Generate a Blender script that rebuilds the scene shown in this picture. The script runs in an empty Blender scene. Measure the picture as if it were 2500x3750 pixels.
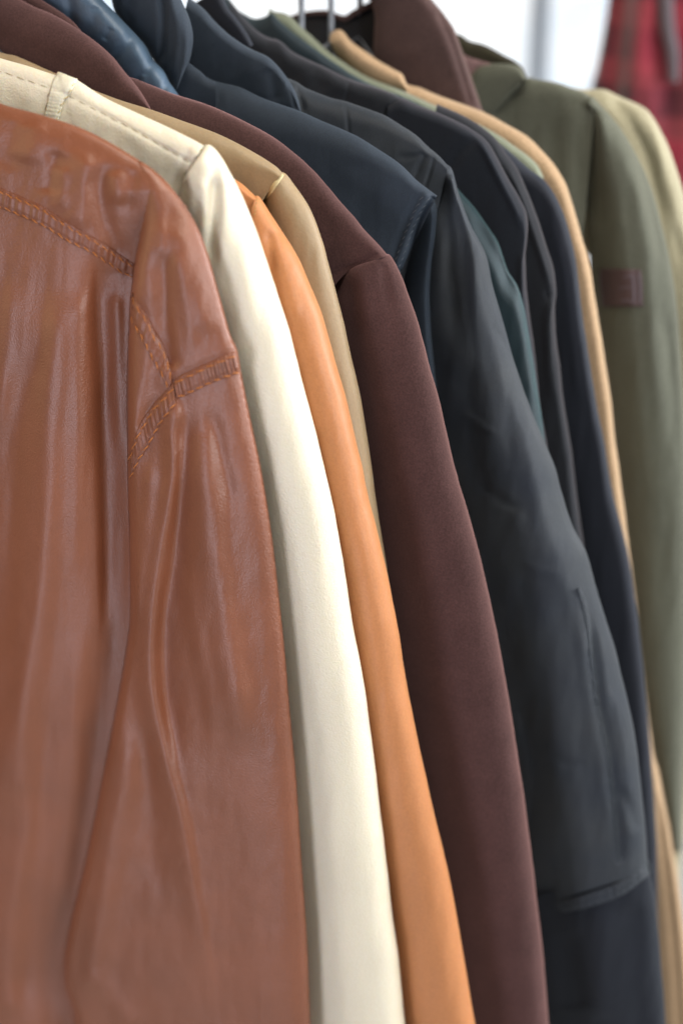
import bpy, math, random
import numpy as np
from mathutils import Vector, kdtree

random.seed(4)
S = bpy.context.scene
COL = S.collection

# ------------------------------------------------------------------ camera
HEAD, PITCH, TURN = math.radians(46), math.radians(22), math.radians(20)
CAM = np.array([0.0, 0.0, 1.66])
FPX = 3750 * 50 / 36.0
h = np.array([-math.sin(HEAD), math.cos(HEAD), 0])
zz = np.array([0, 0, 1.0])
fwd = h * math.cos(PITCH) - zz * math.sin(PITCH)
upv = h * math.sin(PITCH) + zz * math.cos(PITCH)
rgt = np.array([math.cos(HEAD), math.sin(HEAD), 0])
cam_d = bpy.data.cameras.new("camera")
cam = bpy.data.objects.new("camera", cam_d)
COL.objects.link(cam)
cam_d.sensor_fit = 'VERTICAL'
cam_d.sensor_height = 36
cam_d.sensor_width = 24
cam_d.lens = 50
cam_d.clip_start = 0.05
cam_d.clip_end = 60
cam.location = CAM
cam.rotation_euler = Vector(fwd).to_track_quat('-Z', 'Y').to_euler()
cam_d.dof.use_dof = True
cam_d.dof.focus_distance = 1.165
cam_d.dof.aperture_fstop = 1.6
cam_d.dof.aperture_blades = 9
S.camera = cam

# ------------------------------------------------------------------ light
w = bpy.data.worlds.new("World")
S.world = w
w.use_nodes = True
bg = w.node_tree.nodes["Background"]
bg.inputs[0].default_value = (1.0, 0.95, 0.90, 1)
bg.inputs[1].default_value = 0.04


def area(name, loc, aim, size, power, col, sy=None):
    l = bpy.data.lights.new(name, 'AREA')
    l.energy = power
    l.color = col
    l.shape = 'RECTANGLE'
    l.size = size
    l.size_y = sy or size
    o = bpy.data.objects.new(name, l)
    COL.objects.link(o)
    o.location = loc
    o.rotation_euler = (Vector(aim) - Vector(loc)).to_track_quat('-Z', 'Y').to_euler()
    return o


area("side_window_light", (2.0, 0.58, 1.95), (-0.6, 0.95, 1.25), 1.1, 63, (0.95, 0.97, 1.0), 1.6)
area("front_window_light", (-0.45, -1.90, 0.85), (-0.6, 0.9, 1.25), 0.85, 31, (0.86, 0.86, 1.0), 1.3)
area("warm_bounce_fill", (-2.3, -0.5, 1.7), (-0.6, 0.9, 1.2), 1.4, 12, (1.0, 0.68, 0.40))  # added warm fill from the left, standing in for bounced interior light
area("shop_front_light", (0.95, 3.0, 2.1), (-0.5, 1.0, 1.3), 1.5, 120, (0.97, 0.98, 1.0), 1.7)
area("ceiling_light", (-0.3, 0.7, 3.0), (-0.5, 0.95, 1.3), 1.2, 34, (1.0, 0.93, 0.82))
S.view_settings.view_transform = 'Standard'
S.view_settings.look = 'None'
S.view_settings.exposure = 0
S.view_settings.gamma = 1

# ------------------------------------------------------------------ geometry helpers
NRM = np.array([math.sin(TURN), -math.cos(TURN), 0])      # a hanging garment's face looks this way
RAIL = np.array([0, 1.0, 0])


def rays(p):
    p = np.atleast_2d(np.asarray(p, float))
    return fwd + ((p[:, 0] - 1250) / FPX)[:, None] * rgt - ((p[:, 1] - 1875) / FPX)[:, None] * upv


P0 = CAM + rays([[700, 1800]])[0] * 1.15


def place(p, d, wv=0.0):
    """points of the garment hung d metres along the rail, wv metres proud of its plane"""
    D = rays(p)
    base = P0 + RAIL * d
    t = ((base - CAM) @ NRM + wv) / (D @ NRM)
    return CAM + D * np.asarray(t)[:, None]


def pts(s):
    return np.array([[float(v) for v in q.split(',')] for q in s.split()])


def spline(P, n, hard=False):
    P = np.asarray(P, float)
    if not hard and len(P) > 2:
        Q = np.vstack([2 * P[0] - P[1], P, 2 * P[-1] - P[-2]])
        out = []
        for i in range(len(P) - 1):
            p0, p1, p2, p3 = Q[i:i + 4]
            u = np.linspace(0, 1, 16, endpoint=False)[:, None]
            out.append(0.5 * (2 * p1 + (p2 - p0) * u + (2 * p0 - 5 * p1 + 4 * p2 - p3) * u ** 2 + (3 * p1 - p0 - 3 * p2 + p3) * u ** 3))
        C = np.vstack(out + [P[-1:]])
    else:
        C = P
    L = np.r_[0, np.cumsum(np.linalg.norm(np.diff(C, axis=0), axis=1))]
    u = np.linspace(0, L[-1], n)
    return np.c_[np.interp(u, L, C[:, 0]), np.interp(u, L, C[:, 1])]


def polydist(X, P):
    """distance, signed side (+ = right of travel on screen... y down), and 0..1 position along P"""
    best = np.full(len(X), 1e18)
    side = np.ones(len(X))
    pos = np.zeros(len(X))
    L = np.r_[0, np.cumsum(np.linalg.norm(np.diff(P, axis=0), axis=1))]
    for i in range(len(P) - 1):
        a, b = P[i], P[i + 1]
        ab = b - a
        l2 = ab @ ab + 1e-9
        u = np.clip(((X - a) @ ab) / l2, 0, 1)
        q = a + u[:, None] * ab
        dd = ((X - q) ** 2).sum(1)
        m = dd < best
        best[m] = dd[m]
        cr = ab[0] * (X[:, 1] - a[1]) - ab[1] * (X[:, 0] - a[0])
        side[m] = np.sign(cr[m])
        pos[m] = (L[i] + u[m] * math.sqrt(l2)) / L[-1]
    return np.sqrt(best), side, pos


def folds(X, items):
    """items: (points, amp mm, width on the left of the image, width on the right, fade at start, fade at end)"""
    out = np.zeros(len(X))
    for it in items:
        P, amp, wl, wr = it[:4]
        f0, f1 = (it[4], it[5]) if len(it) > 5 else (0.15, 0.15)
        C = spline(pts(P), 24)
        lo, hi = C.min(0) - 4 * max(wl, wr), C.max(0) + 4 * max(wl, wr)
        m = ((X > lo) & (X < hi)).all(1)
        if not m.any():
            continue
        dd, sd, pos = polydist(X[m], C)
        wd = np.where(sd > 0, wl, wr)      # running down the picture: + side is the left
        k = np.exp(-(dd / wd) ** 2)
        fade = np.ones(len(pos))
        if f0 > 0:
            fade *= np.clip(pos / f0, 0, 1) ** 1.0
        if f1 > 0:
            fade *= np.clip((1 - pos) / f1, 0, 1) ** 1.0
        fade = fade * fade * (3 - 2 * fade)
        out[m] += amp * k * fade * 0.001
    return out


_rng = np.random.RandomState(7)
_tab = _rng.rand(256, 256)


def vnoise(x, y):
    xi, yi = np.floor(x).astype(int), np.floor(y).astype(int)
    fx, fy = x - xi, y - yi
    fx, fy = fx * fx * (3 - 2 * fx), fy * fy * (3 - 2 * fy)
    g = lambda a, b: _tab[a % 256, b % 256]
    return (g(xi, yi) * (1 - fx) + g(xi + 1, yi) * fx) * (1 - fy) + (g(xi, yi + 1) * (1 - fx) + g(xi + 1, yi + 1) * fx) * fy - 0.5


def fabric_noise(X, sx, sy, amp, seed):
    a = vnoise(X[:, 0] / sx + seed * 13.7, X[:, 1] / sy + seed * 5.3)
    b = vnoise(X[:, 0] / sx * 2.3 + seed * 3.1 + X[:, 1] / sy, X[:, 1] / sy * 2.1 + seed * 7.9)
    return (a + 0.45 * b) * amp * 0.001


def face_out(V, F):
    """turn a sheet's faces towards the open side of the garment"""
    m = F[len(F) // 2]
    n = np.cross(V[m[1]] - V[m[0]], V[m[2]] - V[m[0]]) + np.cross(V[F[len(F) // 3][1]] - V[F[len(F) // 3][0]], V[F[len(F) // 3][2]] - V[F[len(F) // 3][0]])
    return F if n @ NRM > 0 else F[:, ::-1]


def link_mesh(name, V, F, mat, parent=None, smooth=True):
    me = bpy.data.meshes.new(name)
    V = np.asarray(V, np.float32)
    F = np.asarray(F, np.int32)
    if F.ndim == 2:
        k = F.shape[1]
        me.vertices.add(len(V))
        me.vertices.foreach_set("co", V.ravel())
        me.loops.add(F.size)
        me.loops.foreach_set("vertex_index", F.ravel())
        me.polygons.add(len(F))
        me.polygons.foreach_set("loop_start", np.arange(0, F.size, k, dtype=np.int32))
        me.polygons.foreach_set("loop_total", np.full(len(F), k, np.int32))
        me.polygons.foreach_set("use_smooth", np.full(len(F), smooth))
        me.update(calc_edges=True)
    me.materials.append(mat)
    o = bpy.data.objects.new(name, me)
    COL.objects.link(o)
    if parent is not None:
        o.parent = parent
        o.matrix_parent_inverse.identity()
        at, q = Vector((0, 0, 0)), parent
        while q is not None:
            at += q.location
            q = q.parent
        o.location = -at
    return o


class Host:
    """remembers how proud a surface stands at each pixel so trims can be laid on it"""
    def __init__(s, X, W):
        s.X, s.W = X, W
        s.k = kdtree.KDTree(len(X))
        for i, p in enumerate(X):
            s.k.insert((p[0], p[1], 0), i)
        s.k.balance()

    def __call__(s, Q):
        out = np.empty(len(Q))
        for i, q in enumerate(Q):
            r = s.k.find_n((q[0], q[1], 0), 4)
            ws = np.array([1 / (c[2] + 1e-3) for c in r])
            out[i] = (ws * np.array([s.W[c[1]] for c in r])).sum() / ws.sum()
        return out


def shape(s, c, pw, floor, fall=2.0):
    """cross-section: rises round from the edge to its crest at c, then falls back towards floor"""
    a = np.clip((c - s) / c, 0, 1)
    up = (1 - a ** pw) ** (1 / pw)
    b = np.clip((s - c) / (1 - c + 1e-6), 0, 1)
    dn = floor + (1 - floor) * (np.sqrt(np.clip(1 - b ** 2, 0, 1)) if fall == 2.0 else 1 - b ** fall)
    return np.where(s < c, up, dn)


def loft(name, O, I, d, T, mat, parent, c=0.4, pw=2.2, floor=0.0, nt=260, ns=46, back=0.010, fl=(), noise=(60, 500, 0), seed=1,
         base=0.0, Tt=None, want_host=False, hardI=False, ends=(0, 0), fall=2.0):
    A = spline(pts(O) if isinstance(O, str) else O, nt)
    B = spline(pts(I) if isinstance(I, str) else I, nt, hardI)
    yy = A[:, 1] + 0.6 * A[:, 0]
    A = A + (vnoise(yy / 150 + seed * 3.7, yy * 0 + seed) * 3 + vnoise(yy / 48 + seed * 1.9, yy * 0 + seed + 9) * 1.0)[:, None] * np.array([[1.0, -0.4]])
    s = (np.linspace(0, 1, ns) ** 1.7)
    X = A[:, None, :] + (B - A)[:, None, :] * s[None, :, None]
    t = np.linspace(0, 1, nt)
    Th = np.full(nt, T) if Tt is None else T * np.interp(t, np.linspace(0, 1, len(Tt)), Tt)
    if ends[0]:
        q = np.clip(t / ends[0], 0, 1)
        Th = Th * (0.68 + 0.32 * np.sqrt(1 - (1 - q) ** 2))
    if ends[1]:
        q = np.clip((1 - t) / ends[1], 0, 1)
        Th = Th * np.sqrt(1 - (1 - q) ** 2)
    cc = c if np.ndim(c) == 0 else np.interp(t, np.linspace(0, 1, len(c)), c)[:, None]
    prof = shape(s[None, :] + 0 * t[:, None], cc, pw, floor, fall)
    W = base + Th[:, None] * prof
    Xf = X.reshape(-1, 2)
    ext = np.repeat(np.clip(s / 0.05, 0, 1)[None, :], nt, 0).ravel()
    Wf = W.ravel() + folds(Xf, fl) * ext
    if noise[2]:
        Wf = Wf + fabric_noise(Xf, noise[0], noise[1], noise[2], seed) * ext
        Wf = Wf + fabric_noise(Xf, 26, 95, 0.16 * noise[2], seed + 31) * ext
    V = place(Xf, d, Wf)
    idx = np.arange(nt * ns).reshape(nt, ns)
    F = np.stack([idx[:-1, :-1], idx[1:, :-1], idx[1:, 1:], idx[:-1, 1:]], -1).reshape(-1, 4)
    # the far half of the tube
    Xb = X[:, 1:, :].reshape(-1, 2)
    pb = np.sqrt(np.clip(1 - (1 - np.clip(s[1:] / 0.5, 0, 1)) ** 2, 0, 1)) * back
    Wb = np.repeat(base - pb[None, :], nt, 0).ravel()
    Vb = place(Xb, d, Wb)
    n0 = nt * ns
    ib = np.concatenate([idx[:, :1], n0 + np.arange(nt * (ns - 1)).reshape(nt, ns - 1)], 1)
    Fb = np.stack([ib[:-1, :-1], ib[:-1, 1:], ib[1:, 1:], ib[1:, :-1]], -1).reshape(-1, 4)
    o = link_mesh(name, np.vstack([V, Vb]), np.vstack([F, Fb]), mat, parent)
    return (o, Host(Xf, Wf)) if want_host else o


def inside(X, P):
    r = np.zeros(len(X), bool)
    n = len(P)
    for i in range(n):
        a, b = P[i], P[(i + 1) % n]
        cnd = (a[1] > X[:, 1]) != (b[1] > X[:, 1])
        xs = (b[0] - a[0]) * (X[:, 1] - a[1]) / (b[1] - a[1] + 1e-12) + a[0]
        r ^= cnd & (X[:, 0] < xs)
    return r


def panel(name, poly, d, hfun, mat, parent, step=8, thick=0.0013, want_host=False):
    P = np.asarray(poly, float)
    lo, hi = P.min(0), P.max(0)
    nx, ny = int((hi[0] - lo[0]) / step) + 2, int((hi[1] - lo[1]) / step) + 2
    gx, gy = lo[0] - step / 2 + np.arange(nx + 1) * step, lo[1] - step / 2 + np.arange(ny + 1) * step
    GX, GY = np.meshgrid(gx, gy)
    X = np.c_[GX.ravel(), GY.ravel()]
    idx = np.arange(len(X)).reshape(ny + 1, nx + 1)
    Q = np.stack([idx[:-1, :-1], idx[1:, :-1], idx[1:, 1:], idx[:-1, 1:]], -1).reshape(-1, 4)
    Q = Q[inside(X[Q].mean(1), P)]
    E = np.sort(np.concatenate([Q[:, [0, 1]], Q[:, [1, 2]], Q[:, [2, 3]], Q[:, [3, 0]]]), axis=1)
    key = E[:, 0].astype(np.int64) * len(X) + E[:, 1]
    u, cnt = np.unique(key, return_counts=True)
    bk = u[cnt == 1]
    bv = np.unique(np.r_[bk // len(X), bk % len(X)])
    Pc = np.vstack([P, P[:1]])
    best = np.full(len(bv), 1e18)
    bq = X[bv].copy()
    for i in range(len(P)):
        a, b = Pc[i], Pc[i + 1]
        ab = b - a
        t = np.clip(((X[bv] - a) @ ab) / (ab @ ab + 1e-9), 0, 1)
        q = a + t[:, None] * ab
        dd = ((X[bv] - q) ** 2).sum(1)
        m = dd < best
        best[m], bq[m] = dd[m], q[m]
    X[bv] = bq
    used = np.unique(Q)
    re = np.full(len(X), -1)
    re[used] = np.arange(len(used))
    X, Q = X[used], re[Q]
    W = hfun(X)
    VV = place(X, d, W)
    o = link_mesh(name, VV, face_out(VV, Q), mat, parent)
    if thick:
        m = o.modifiers.new("thickness", 'SOLIDIFY')
        m.thickness = thick
        m.offset = -1
    return (o, Host(X, W)) if want_host else o


def rnd(dist, r):
    q = np.clip(dist / r, 0, 1)
    return np.sqrt(np.clip(1 - (1 - q) ** 2, 0, 1))


def band(name, A, B, d, host, mat, parent, lift=0.0016, pucker=0.0006, n=160, m=14, freq=26, seed=0):
    """a strip of doubled material between two lines, lying on host"""
    a, b = spline(pts(A), n), spline(pts(B), n)
    s = np.linspace(0, 1, m)
    X = (a[:, None, :] + (b - a)[:, None, :] * s[None, :, None])
    Xf = X.reshape(-1, 2)
    Wh = host(Xf).reshape(n, m)
    edge = np.minimum(s, 1 - s)
    prof = np.clip(edge / 0.14, 0, 1)
    prof = np.sqrt(1 - (1 - prof) ** 2)
    t = np.linspace(0, 1, n)
    r = np.random.RandomState(seed + 3)
    ph = np.cumsum(0.55 + 0.9 * r.rand(n)) / n * freq * 2 * math.pi
    amp = 0.15 + 1.0 * np.interp(t, np.linspace(0, 1, 14), r.rand(14))
    sk = ph[:, None] + (s[None, :] - 0.5) * 2.6 * np.interp(t, np.linspace(0, 1, 9), r.rand(9) - 0.5)[:, None]
    pk = (np.sin(sk) + 0.6 * np.sin(sk * 0.43 + 1) + 0.35 * np.sin(sk * 2.3)) * amp[:, None] * np.sin(np.pi * s)[None, :] ** 0.8 * 0.8
    st = -0.0009 * (np.exp(-((s - 0.16) / 0.06) ** 2) + np.exp(-((s - 0.86) / 0.06) ** 2))
    Wb = Wh + lift * prof[None, :] + pucker * pk + st[None, :]
    V = place(Xf, d, Wb.ravel())
    idx = np.arange(n * m).reshape(n, m)
    F = np.stack([idx[:-1, :-1], idx[1:, :-1], idx[1:, 1:], idx[:-1, 1:]], -1).reshape(-1, 4)
    o = link_mesh(name, V, face_out(V, F), mat, parent)
    md = o.modifiers.new("thickness", 'SOLIDIFY')
    md.thickness = 0.0012
    md.offset = -1
    return o, Host(Xf, Wb.ravel())


def stitches(lines, d, host, mat, parent, pitch=36, length=0.66, rad=0.00048, lift=0.0003, name="stitching", tilt=4):
    V, F = [], []
    for L in lines:
        C = pts(L) if isinstance(L, str) else np.asarray(L)
        C = spline(C, 200)
        tot = np.linalg.norm(np.diff(C, axis=0), axis=1).sum()
        k = max(2, int(tot / pitch))
        for i in range(k):
            u0, u1 = (i + 0.5 - length / 2) / k, (i + 0.5 + length / 2) / k
            uu = np.linspace(u0, u1, 5)
            q = np.c_[np.interp(uu, np.linspace(0, 1, 200), C[:, 0]), np.interp(uu, np.linspace(0, 1, 200), C[:, 1])]
            tg = q[-1] - q[0]
            nn = np.array([-tg[1], tg[0]]) / (np.linalg.norm(tg) + 1e-9)
            q = q + nn[None, :] * (np.linspace(-1, 1, 5) * tilt + random.uniform(-1.5, 1.5))[:, None]
            wv = host(q) + lift + rad * np.array([-1.3, 0.3, 0.6, 0.3, -1.3])
            c3 = place(q, d, wv)
            ax = c3[-1] - c3[0]
            ax /= np.linalg.norm(ax)
            e1 = np.cross(ax, NRM)
            e1 /= np.linalg.norm(e1)
            e2 = np.cross(ax, e1)
            b0 = len(V)
            for j in range(5):
                rr = rad * (0.45, 1, 1, 1, 0.45)[j]
                for a in range(6):
                    an = a * math.pi / 3
                    V.append(c3[j] + rr * (math.cos(an) * e1 + math.sin(an) * e2))
            for j in range(4):
                for a in range(6):
                    F.append((b0 + j * 6 + a, b0 + j * 6 + (a + 1) % 6, b0 + (j + 1) * 6 + (a + 1) % 6, b0 + (j + 1) * 6 + a))
    return link_mesh(name, np.array(V), np.array(F), mat, parent)


# ------------------------------------------------------------------ materials
def material(name, col, rough=0.5, spec=0.5, bump=0.3, scale=900, var=0.12, sheen=0.0, kind='leather', sheen_col=None, coat=0.0, blotch=9, grain=0.0006, col2=None):
    m = bpy.data.materials.new(name)
    m.use_nodes = True
    nt = m.node_tree
    N, Lk = nt.nodes, nt.links
    b = N["Principled BSDF"]
    tc = N.new("ShaderNodeTexCoord")
    no = N.new("ShaderNodeTexNoise")
    no.inputs["Scale"].default_value = blotch
    no.inputs["Detail"].default_value = 6
    no.inputs["Roughness"].default_value = 0.6
    Lk.new(tc.outputs["Object"], no.inputs["Vector"])
    rp = N.new("ShaderNodeValToRGB")
    rp.color_ramp.elements[0].position = 0.3
    rp.color_ramp.elements[1].position = 0.72
    c = np.array(col)
    rp.color_ramp.elements[0].color = (*np.clip(c * (1 - var), 0, 1), 1)
    rp.color_ramp.elements[1].color = (*np.clip((np.array(col2) if col2 else c) * (1 + var), 0, 1), 1)
    Lk.new(no.outputs["Fac"], rp.inputs["Fac"])
    fine = N.new("ShaderNodeTexNoise")
    fine.inputs["Scale"].default_value = scale * 0.65
    fine.inputs["Detail"].default_value = 3
    Lk.new(tc.outputs["Object"], fine.inputs["Vector"])
    mx = N.new("ShaderNodeMixRGB")
    mx.blend_type = 'OVERLAY'
    mx.inputs[0].default_value = 0.55 if kind != 'leather' else 0.14
    Lk.new(rp.outputs["Color"], mx.inputs[1])
    Lk.new(fine.outputs["Fac"], mx.inputs[2])
    Lk.new(mx.outputs["Color"], b.inputs["Base Color"])
    b.inputs["Roughness"].default_value = rough
    b.inputs["Specular IOR Level"].default_value = spec
    b.inputs["Coat Weight"].default_value = coat
    b.inputs["Coat Roughness"].default_value = 0.35
    if sheen:
        b.inputs["Sheen Weight"].default_value = sheen
        b.inputs["Sheen Roughness"].default_value = 0.45
        b.inputs["Sheen Tint"].default_value = (*(sheen_col or (1, 1, 1)), 1)
    bp = N.new("ShaderNodeBump")
    bp.inputs["Strength"].default_value = bump
    bp.inputs["Distance"].default_value = grain
    if kind == 'leather':
        vo = N.new("ShaderNodeTexVoronoi")
        vo.inputs["Scale"].default_value = scale
        vo.feature = 'SMOOTH_F1'
        Lk.new(tc.outputs["Object"], vo.inputs["Vector"])
        ad = N.new("ShaderNodeMath")
        ad.operation = 'ADD'
        Lk.new(vo.outputs["Distance"], ad.inputs[0])
        Lk.new(fine.outputs["Fac"], ad.inputs[1])
        Lk.new(ad.outputs[0], bp.inputs["Height"])
        rr = N.new("ShaderNodeMapRange")
        rr.inputs["To Min"].default_value = rough - 0.05
        rr.inputs["To Max"].default_value = rough + 0.09
        Lk.new(no.outputs["Fac"], rr.inputs["Value"])
        Lk.new(rr.outputs[0], b.inputs["Roughness"])
    elif kind == 'weave':
        wv = N.new("ShaderNodeTexWave")
        wv.inputs["Scale"].default_value = scale * 0.5
        wv.inputs["Distortion"].default_value = 1.5
        wv.bands_direction = 'DIAGONAL'
        Lk.new(tc.outputs["Object"], wv.inputs["Vector"])
        ad = N.new("ShaderNodeMath")
        ad.operation = 'ADD'
        Lk.new(wv.outputs["Fac"], ad.inputs[0])
        Lk.new(fine.outputs["Fac"], ad.inputs[1])
        Lk.new(ad.outputs[0], bp.inputs["Height"])
    else:
        Lk.new(fine.outputs["Fac"], bp.inputs["Height"])
    Lk.new(bp.outputs["Normal"], b.inputs["Normal"])
    return m


M = {}
M['brown'] = material("brown_leather", (0.215, 0.064, 0.024), 0.455, 0.9, 0.34, 850, 0.14, coat=0.0, grain=0.0008)
M['brown_dark'] = material("brown_leather_band", (0.20, 0.061, 0.025), 0.44, 0.75, 0.3, 900, 0.12)
M['thread_o'] = material("orange_thread", (0.55, 0.19, 0.045), 0.6, 0.3, 0.1, 900, 0.1, kind='felt')
M['cream'] = material("cream_leather", (0.74, 0.675, 0.525), 0.44, 0.5, 0.40, 800, 0.03, coat=0.05)
M['thread_d'] = material("dull_thread", (0.34, 0.25, 0.10), 0.7, 0.3, 0.1, 900, 0.1, kind='felt')
M['thread_g'] = material('slate_thread', (0.085, 0.095, 0.11), 0.7, 0.3, 0.1, 900, 0.1, kind='felt')
M['thread_y'] = material("yellow_thread", (0.62, 0.45, 0.14), 0.7, 0.3, 0.1, 900, 0.1, kind='felt')
M['orange'] = material("tan_orange_leather", (0.47, 0.195, 0.075), 0.48, 0.4, 0.22, 700, 0.07)
M['beige'] = material("beige_leather", (0.32, 0.232, 0.135), 0.5, 0.4, 0.2, 700, 0.05)
M['trim'] = material("pale_seam_trim", (0.56, 0.46, 0.25), 0.5, 0.4, 0.1, 700, 0.05)
M['wool'] = material("brown_wool", (0.060, 0.030, 0.028), 0.95, 0.15, 0.5, 900, 0.14, 0.55, 'felt', (0.75, 0.42, 0.40), blotch=30)
M['wool_seam'] = material("wool_seam_shadow_fold", (0.035, 0.018, 0.018), 0.95, 0.1, 0.4, 900, 0.1, 0.2, 'felt', (0.7, 0.4, 0.4))
M['puffer'] = material("blue_quilted_nylon", (0.058, 0.098, 0.150), 0.50, 0.6, 0.15, 500, 0.12)
M['navy'] = material("navy_cotton", (0.021, 0.031, 0.046), 0.75, 0.35, 0.4, 1400, 0.12, 0.10, 'weave', (0.6, 0.7, 0.8))
M['slate'] = material("slate_waxed_cotton", (0.018, 0.026, 0.040), 0.62, 0.42, 0.45, 1300, 0.14, 0.10, 'weave', (0.75, 0.78, 0.78), blotch=11, col2=(0.030, 0.035, 0.040))
M['slate_dark'] = material("navy_black_cuff", (0.010, 0.013, 0.020), 0.75, 0.3, 0.35, 1300, 0.16, 0.12, 'weave', (0.7, 0.75, 0.8))
M['teal'] = material("dark_teal_cotton", (0.009, 0.022, 0.029), 0.6, 0.4, 0.3, 1300, 0.1, 0.3, 'weave', (0.5, 0.85, 0.9))
M['black'] = material("blue_black_wool", (0.010, 0.013, 0.019), 0.85, 0.25, 0.4, 1200, 0.12, 0.16, 'felt', (0.85, 0.72, 0.75))
M['black2'] = material("charcoal_wool", (0.012, 0.014, 0.018), 0.85, 0.25, 0.4, 1200, 0.12, 0.18, 'felt', (0.8, 0.7, 0.75))
M['ink'] = material("ink_blue_cotton", (0.011, 0.013, 0.020), 0.8, 0.3, 0.4, 1200, 0.12, 0.15, 'felt', (0.6, 0.7, 0.9))
M['dteal'] = material("bottle_dark_cotton", (0.014, 0.024, 0.032), 0.7, 0.3, 0.3, 1200, 0.12, 0.2, 'felt', (0.6, 0.8, 0.8))
M['sage'] = material("sage_green_cotton", (0.19, 0.21, 0.15), 0.8, 0.3, 0.3, 1000, 0.10, 0.2, 'weave')
M['camel'] = material("camel_wool", (0.40, 0.27, 0.16), 0.85, 0.25, 0.4, 900, 0.08, 0.3, 'felt', (1, 0.85, 0.65))
M['choc'] = material("chocolate_wool", (0.062, 0.036, 0.034), 0.9, 0.2, 0.4, 900, 0.12, 0.4, 'felt', (0.8, 0.6, 0.55))
M['lining'] = material("black_lining", (0.010, 0.012, 0.017), 0.6, 0.4, 0.1, 700, 0.1, 0, 'felt')
M['olive'] = material("olive_cotton", (0.090, 0.094, 0.070), 0.8, 0.3, 0.4, 1200, 0.10, 0.3, 'weave', (0.9, 0.9, 0.7))
M['olive_dark'] = material("dark_olive_corduroy", (0.030, 0.026, 0.014), 0.9, 0.2, 0.4, 900, 0.12, 0.15, 'felt')
M['khaki'] = material("khaki_cotton", (0.38, 0.345, 0.23), 0.8, 0.3, 0.4, 1200, 0.08, 0.3, 'weave', (1, 0.95, 0.8))
M['patch'] = material("aubergine_leather_patch", (0.080, 0.050, 0.052), 0.4, 0.5, 0.3, 900, 0.15)
M['emboss'] = material("patch_emboss", (0.105, 0.082, 0.098), 0.4, 0.5, 0.1, 900, 0.1)
M['rose'] = material("dusty_rose_check_lining", (0.20, 0.12, 0.12), 0.8, 0.3, 0.3, 300, 0.5, 0, 'felt', blotch=60)


def metal(name, col, rough):
    m = bpy.data.materials.new(name)
    m.use_nodes = True
    b = m.node_tree.nodes["Principled BSDF"]
    b.inputs["Base Color"].default_value = (*col, 1)
    b.inputs["Metallic"].default_value = 1
    b.inputs["Roughness"].default_value = rough
    n = m.node_tree.nodes.new("ShaderNodeTexNoise")
    n.inputs["Scale"].default_value = 60
    r = m.node_tree.nodes.new("ShaderNodeMapRange")
    r.inputs["To Min"].default_value = rough - 0.06
    r.inputs["To Max"].default_value = rough + 0.1
    m.node_tree.links.new(n.outputs["Fac"], r.inputs["Value"])
    m.node_tree.links.new(r.outputs[0], b.inputs["Roughness"])
    return m


M['plastic'] = material('pale_grey_plastic', (0.22, 0.24, 0.28), 0.4, 0.5, 0.1, 300, 0.03, kind='felt')
M['steel'] = metal("brushed_steel", (0.62, 0.62, 0.64), 0.3)


def plaid_mat():
    m = bpy.data.materials.new("red_plaid_flannel")
    m.use_nodes = True
    nt = m.node_tree
    N, Lk = nt.nodes, nt.links
    b = N["Principled BSDF"]
    b.inputs["Roughness"].default_value = 0.9
    b.inputs["Sheen Weight"].default_value = 0.3
    tc = N.new("ShaderNodeTexCoord")
    col = None
    prev = None
    for ax, sc, ph, c, f in (('X', 2.0, 0.4, (0.035, 0.008, 0.014, 1), 0.85), ('Z', 1.8, 1.2, (0.04, 0.010, 0.016, 1), 0.75),
                             ('X', 5, 2.0, (0.36, 0.05, 0.08, 1), 0.4), ('Z', 4.3, 0.2, (0.40, 0.06, 0.08, 1), 0.4)):
        wv = N.new("ShaderNodeTexWave")
        wv.bands_direction = ax
        wv.inputs["Scale"].default_value = sc
        wv.inputs["Phase Offset"].default_value = ph
        wv.inputs["Distortion"].default_value = 0.6
        Lk.new(tc.outputs["Object"], wv.inputs["Vector"])
        rp = N.new("ShaderNodeValToRGB")
        rp.color_ramp.elements[0].position = 0.5
        rp.color_ramp.elements[1].position = 0.62
        rp.color_ramp.elements[1].color = (f, f, f, 1)
        Lk.new(wv.outputs["Fac"], rp.inputs["Fac"])
        mx = N.new("ShaderNodeMixRGB")
        Lk.new(rp.outputs["Color"], mx.inputs[0])
        if prev is None:
            mx.inputs[1].default_value = (0.30, 0.018, 0.044, 1)
        else:
            Lk.new(prev.outputs[0], mx.inputs[1])
        mx.inputs[2].default_value = c
        prev = mx
    Lk.new(prev.outputs[0], b.inputs["Base Color"])
    return m


M['plaid'] = plaid_mat()


for k_ in ('cream', 'orange', 'beige'):
    b_ = M[k_].node_tree.nodes["Principled BSDF"]
    b_.inputs["Subsurface Weight"].default_value = 0.25
    b_.inputs["Subsurface Radius"].default_value = (1.0, 0.6, 0.3)
    b_.inputs["Subsurface Scale"].default_value = 0.006

# ------------------------------------------------------------------ naming
def thing(name, label, cat, p, d, group=None):
    o = bpy.data.objects.new(name, None)
    COL.objects.link(o)
    o.location = place([p], d)[0]
    o.empty_display_size = 0.05
    o['label'] = label
    o['category'] = cat
    if group:
        o['group'] = group
    bpy.context.view_layer.update()
    return o


RACK = "garments hanging on the clothes rail"

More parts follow.
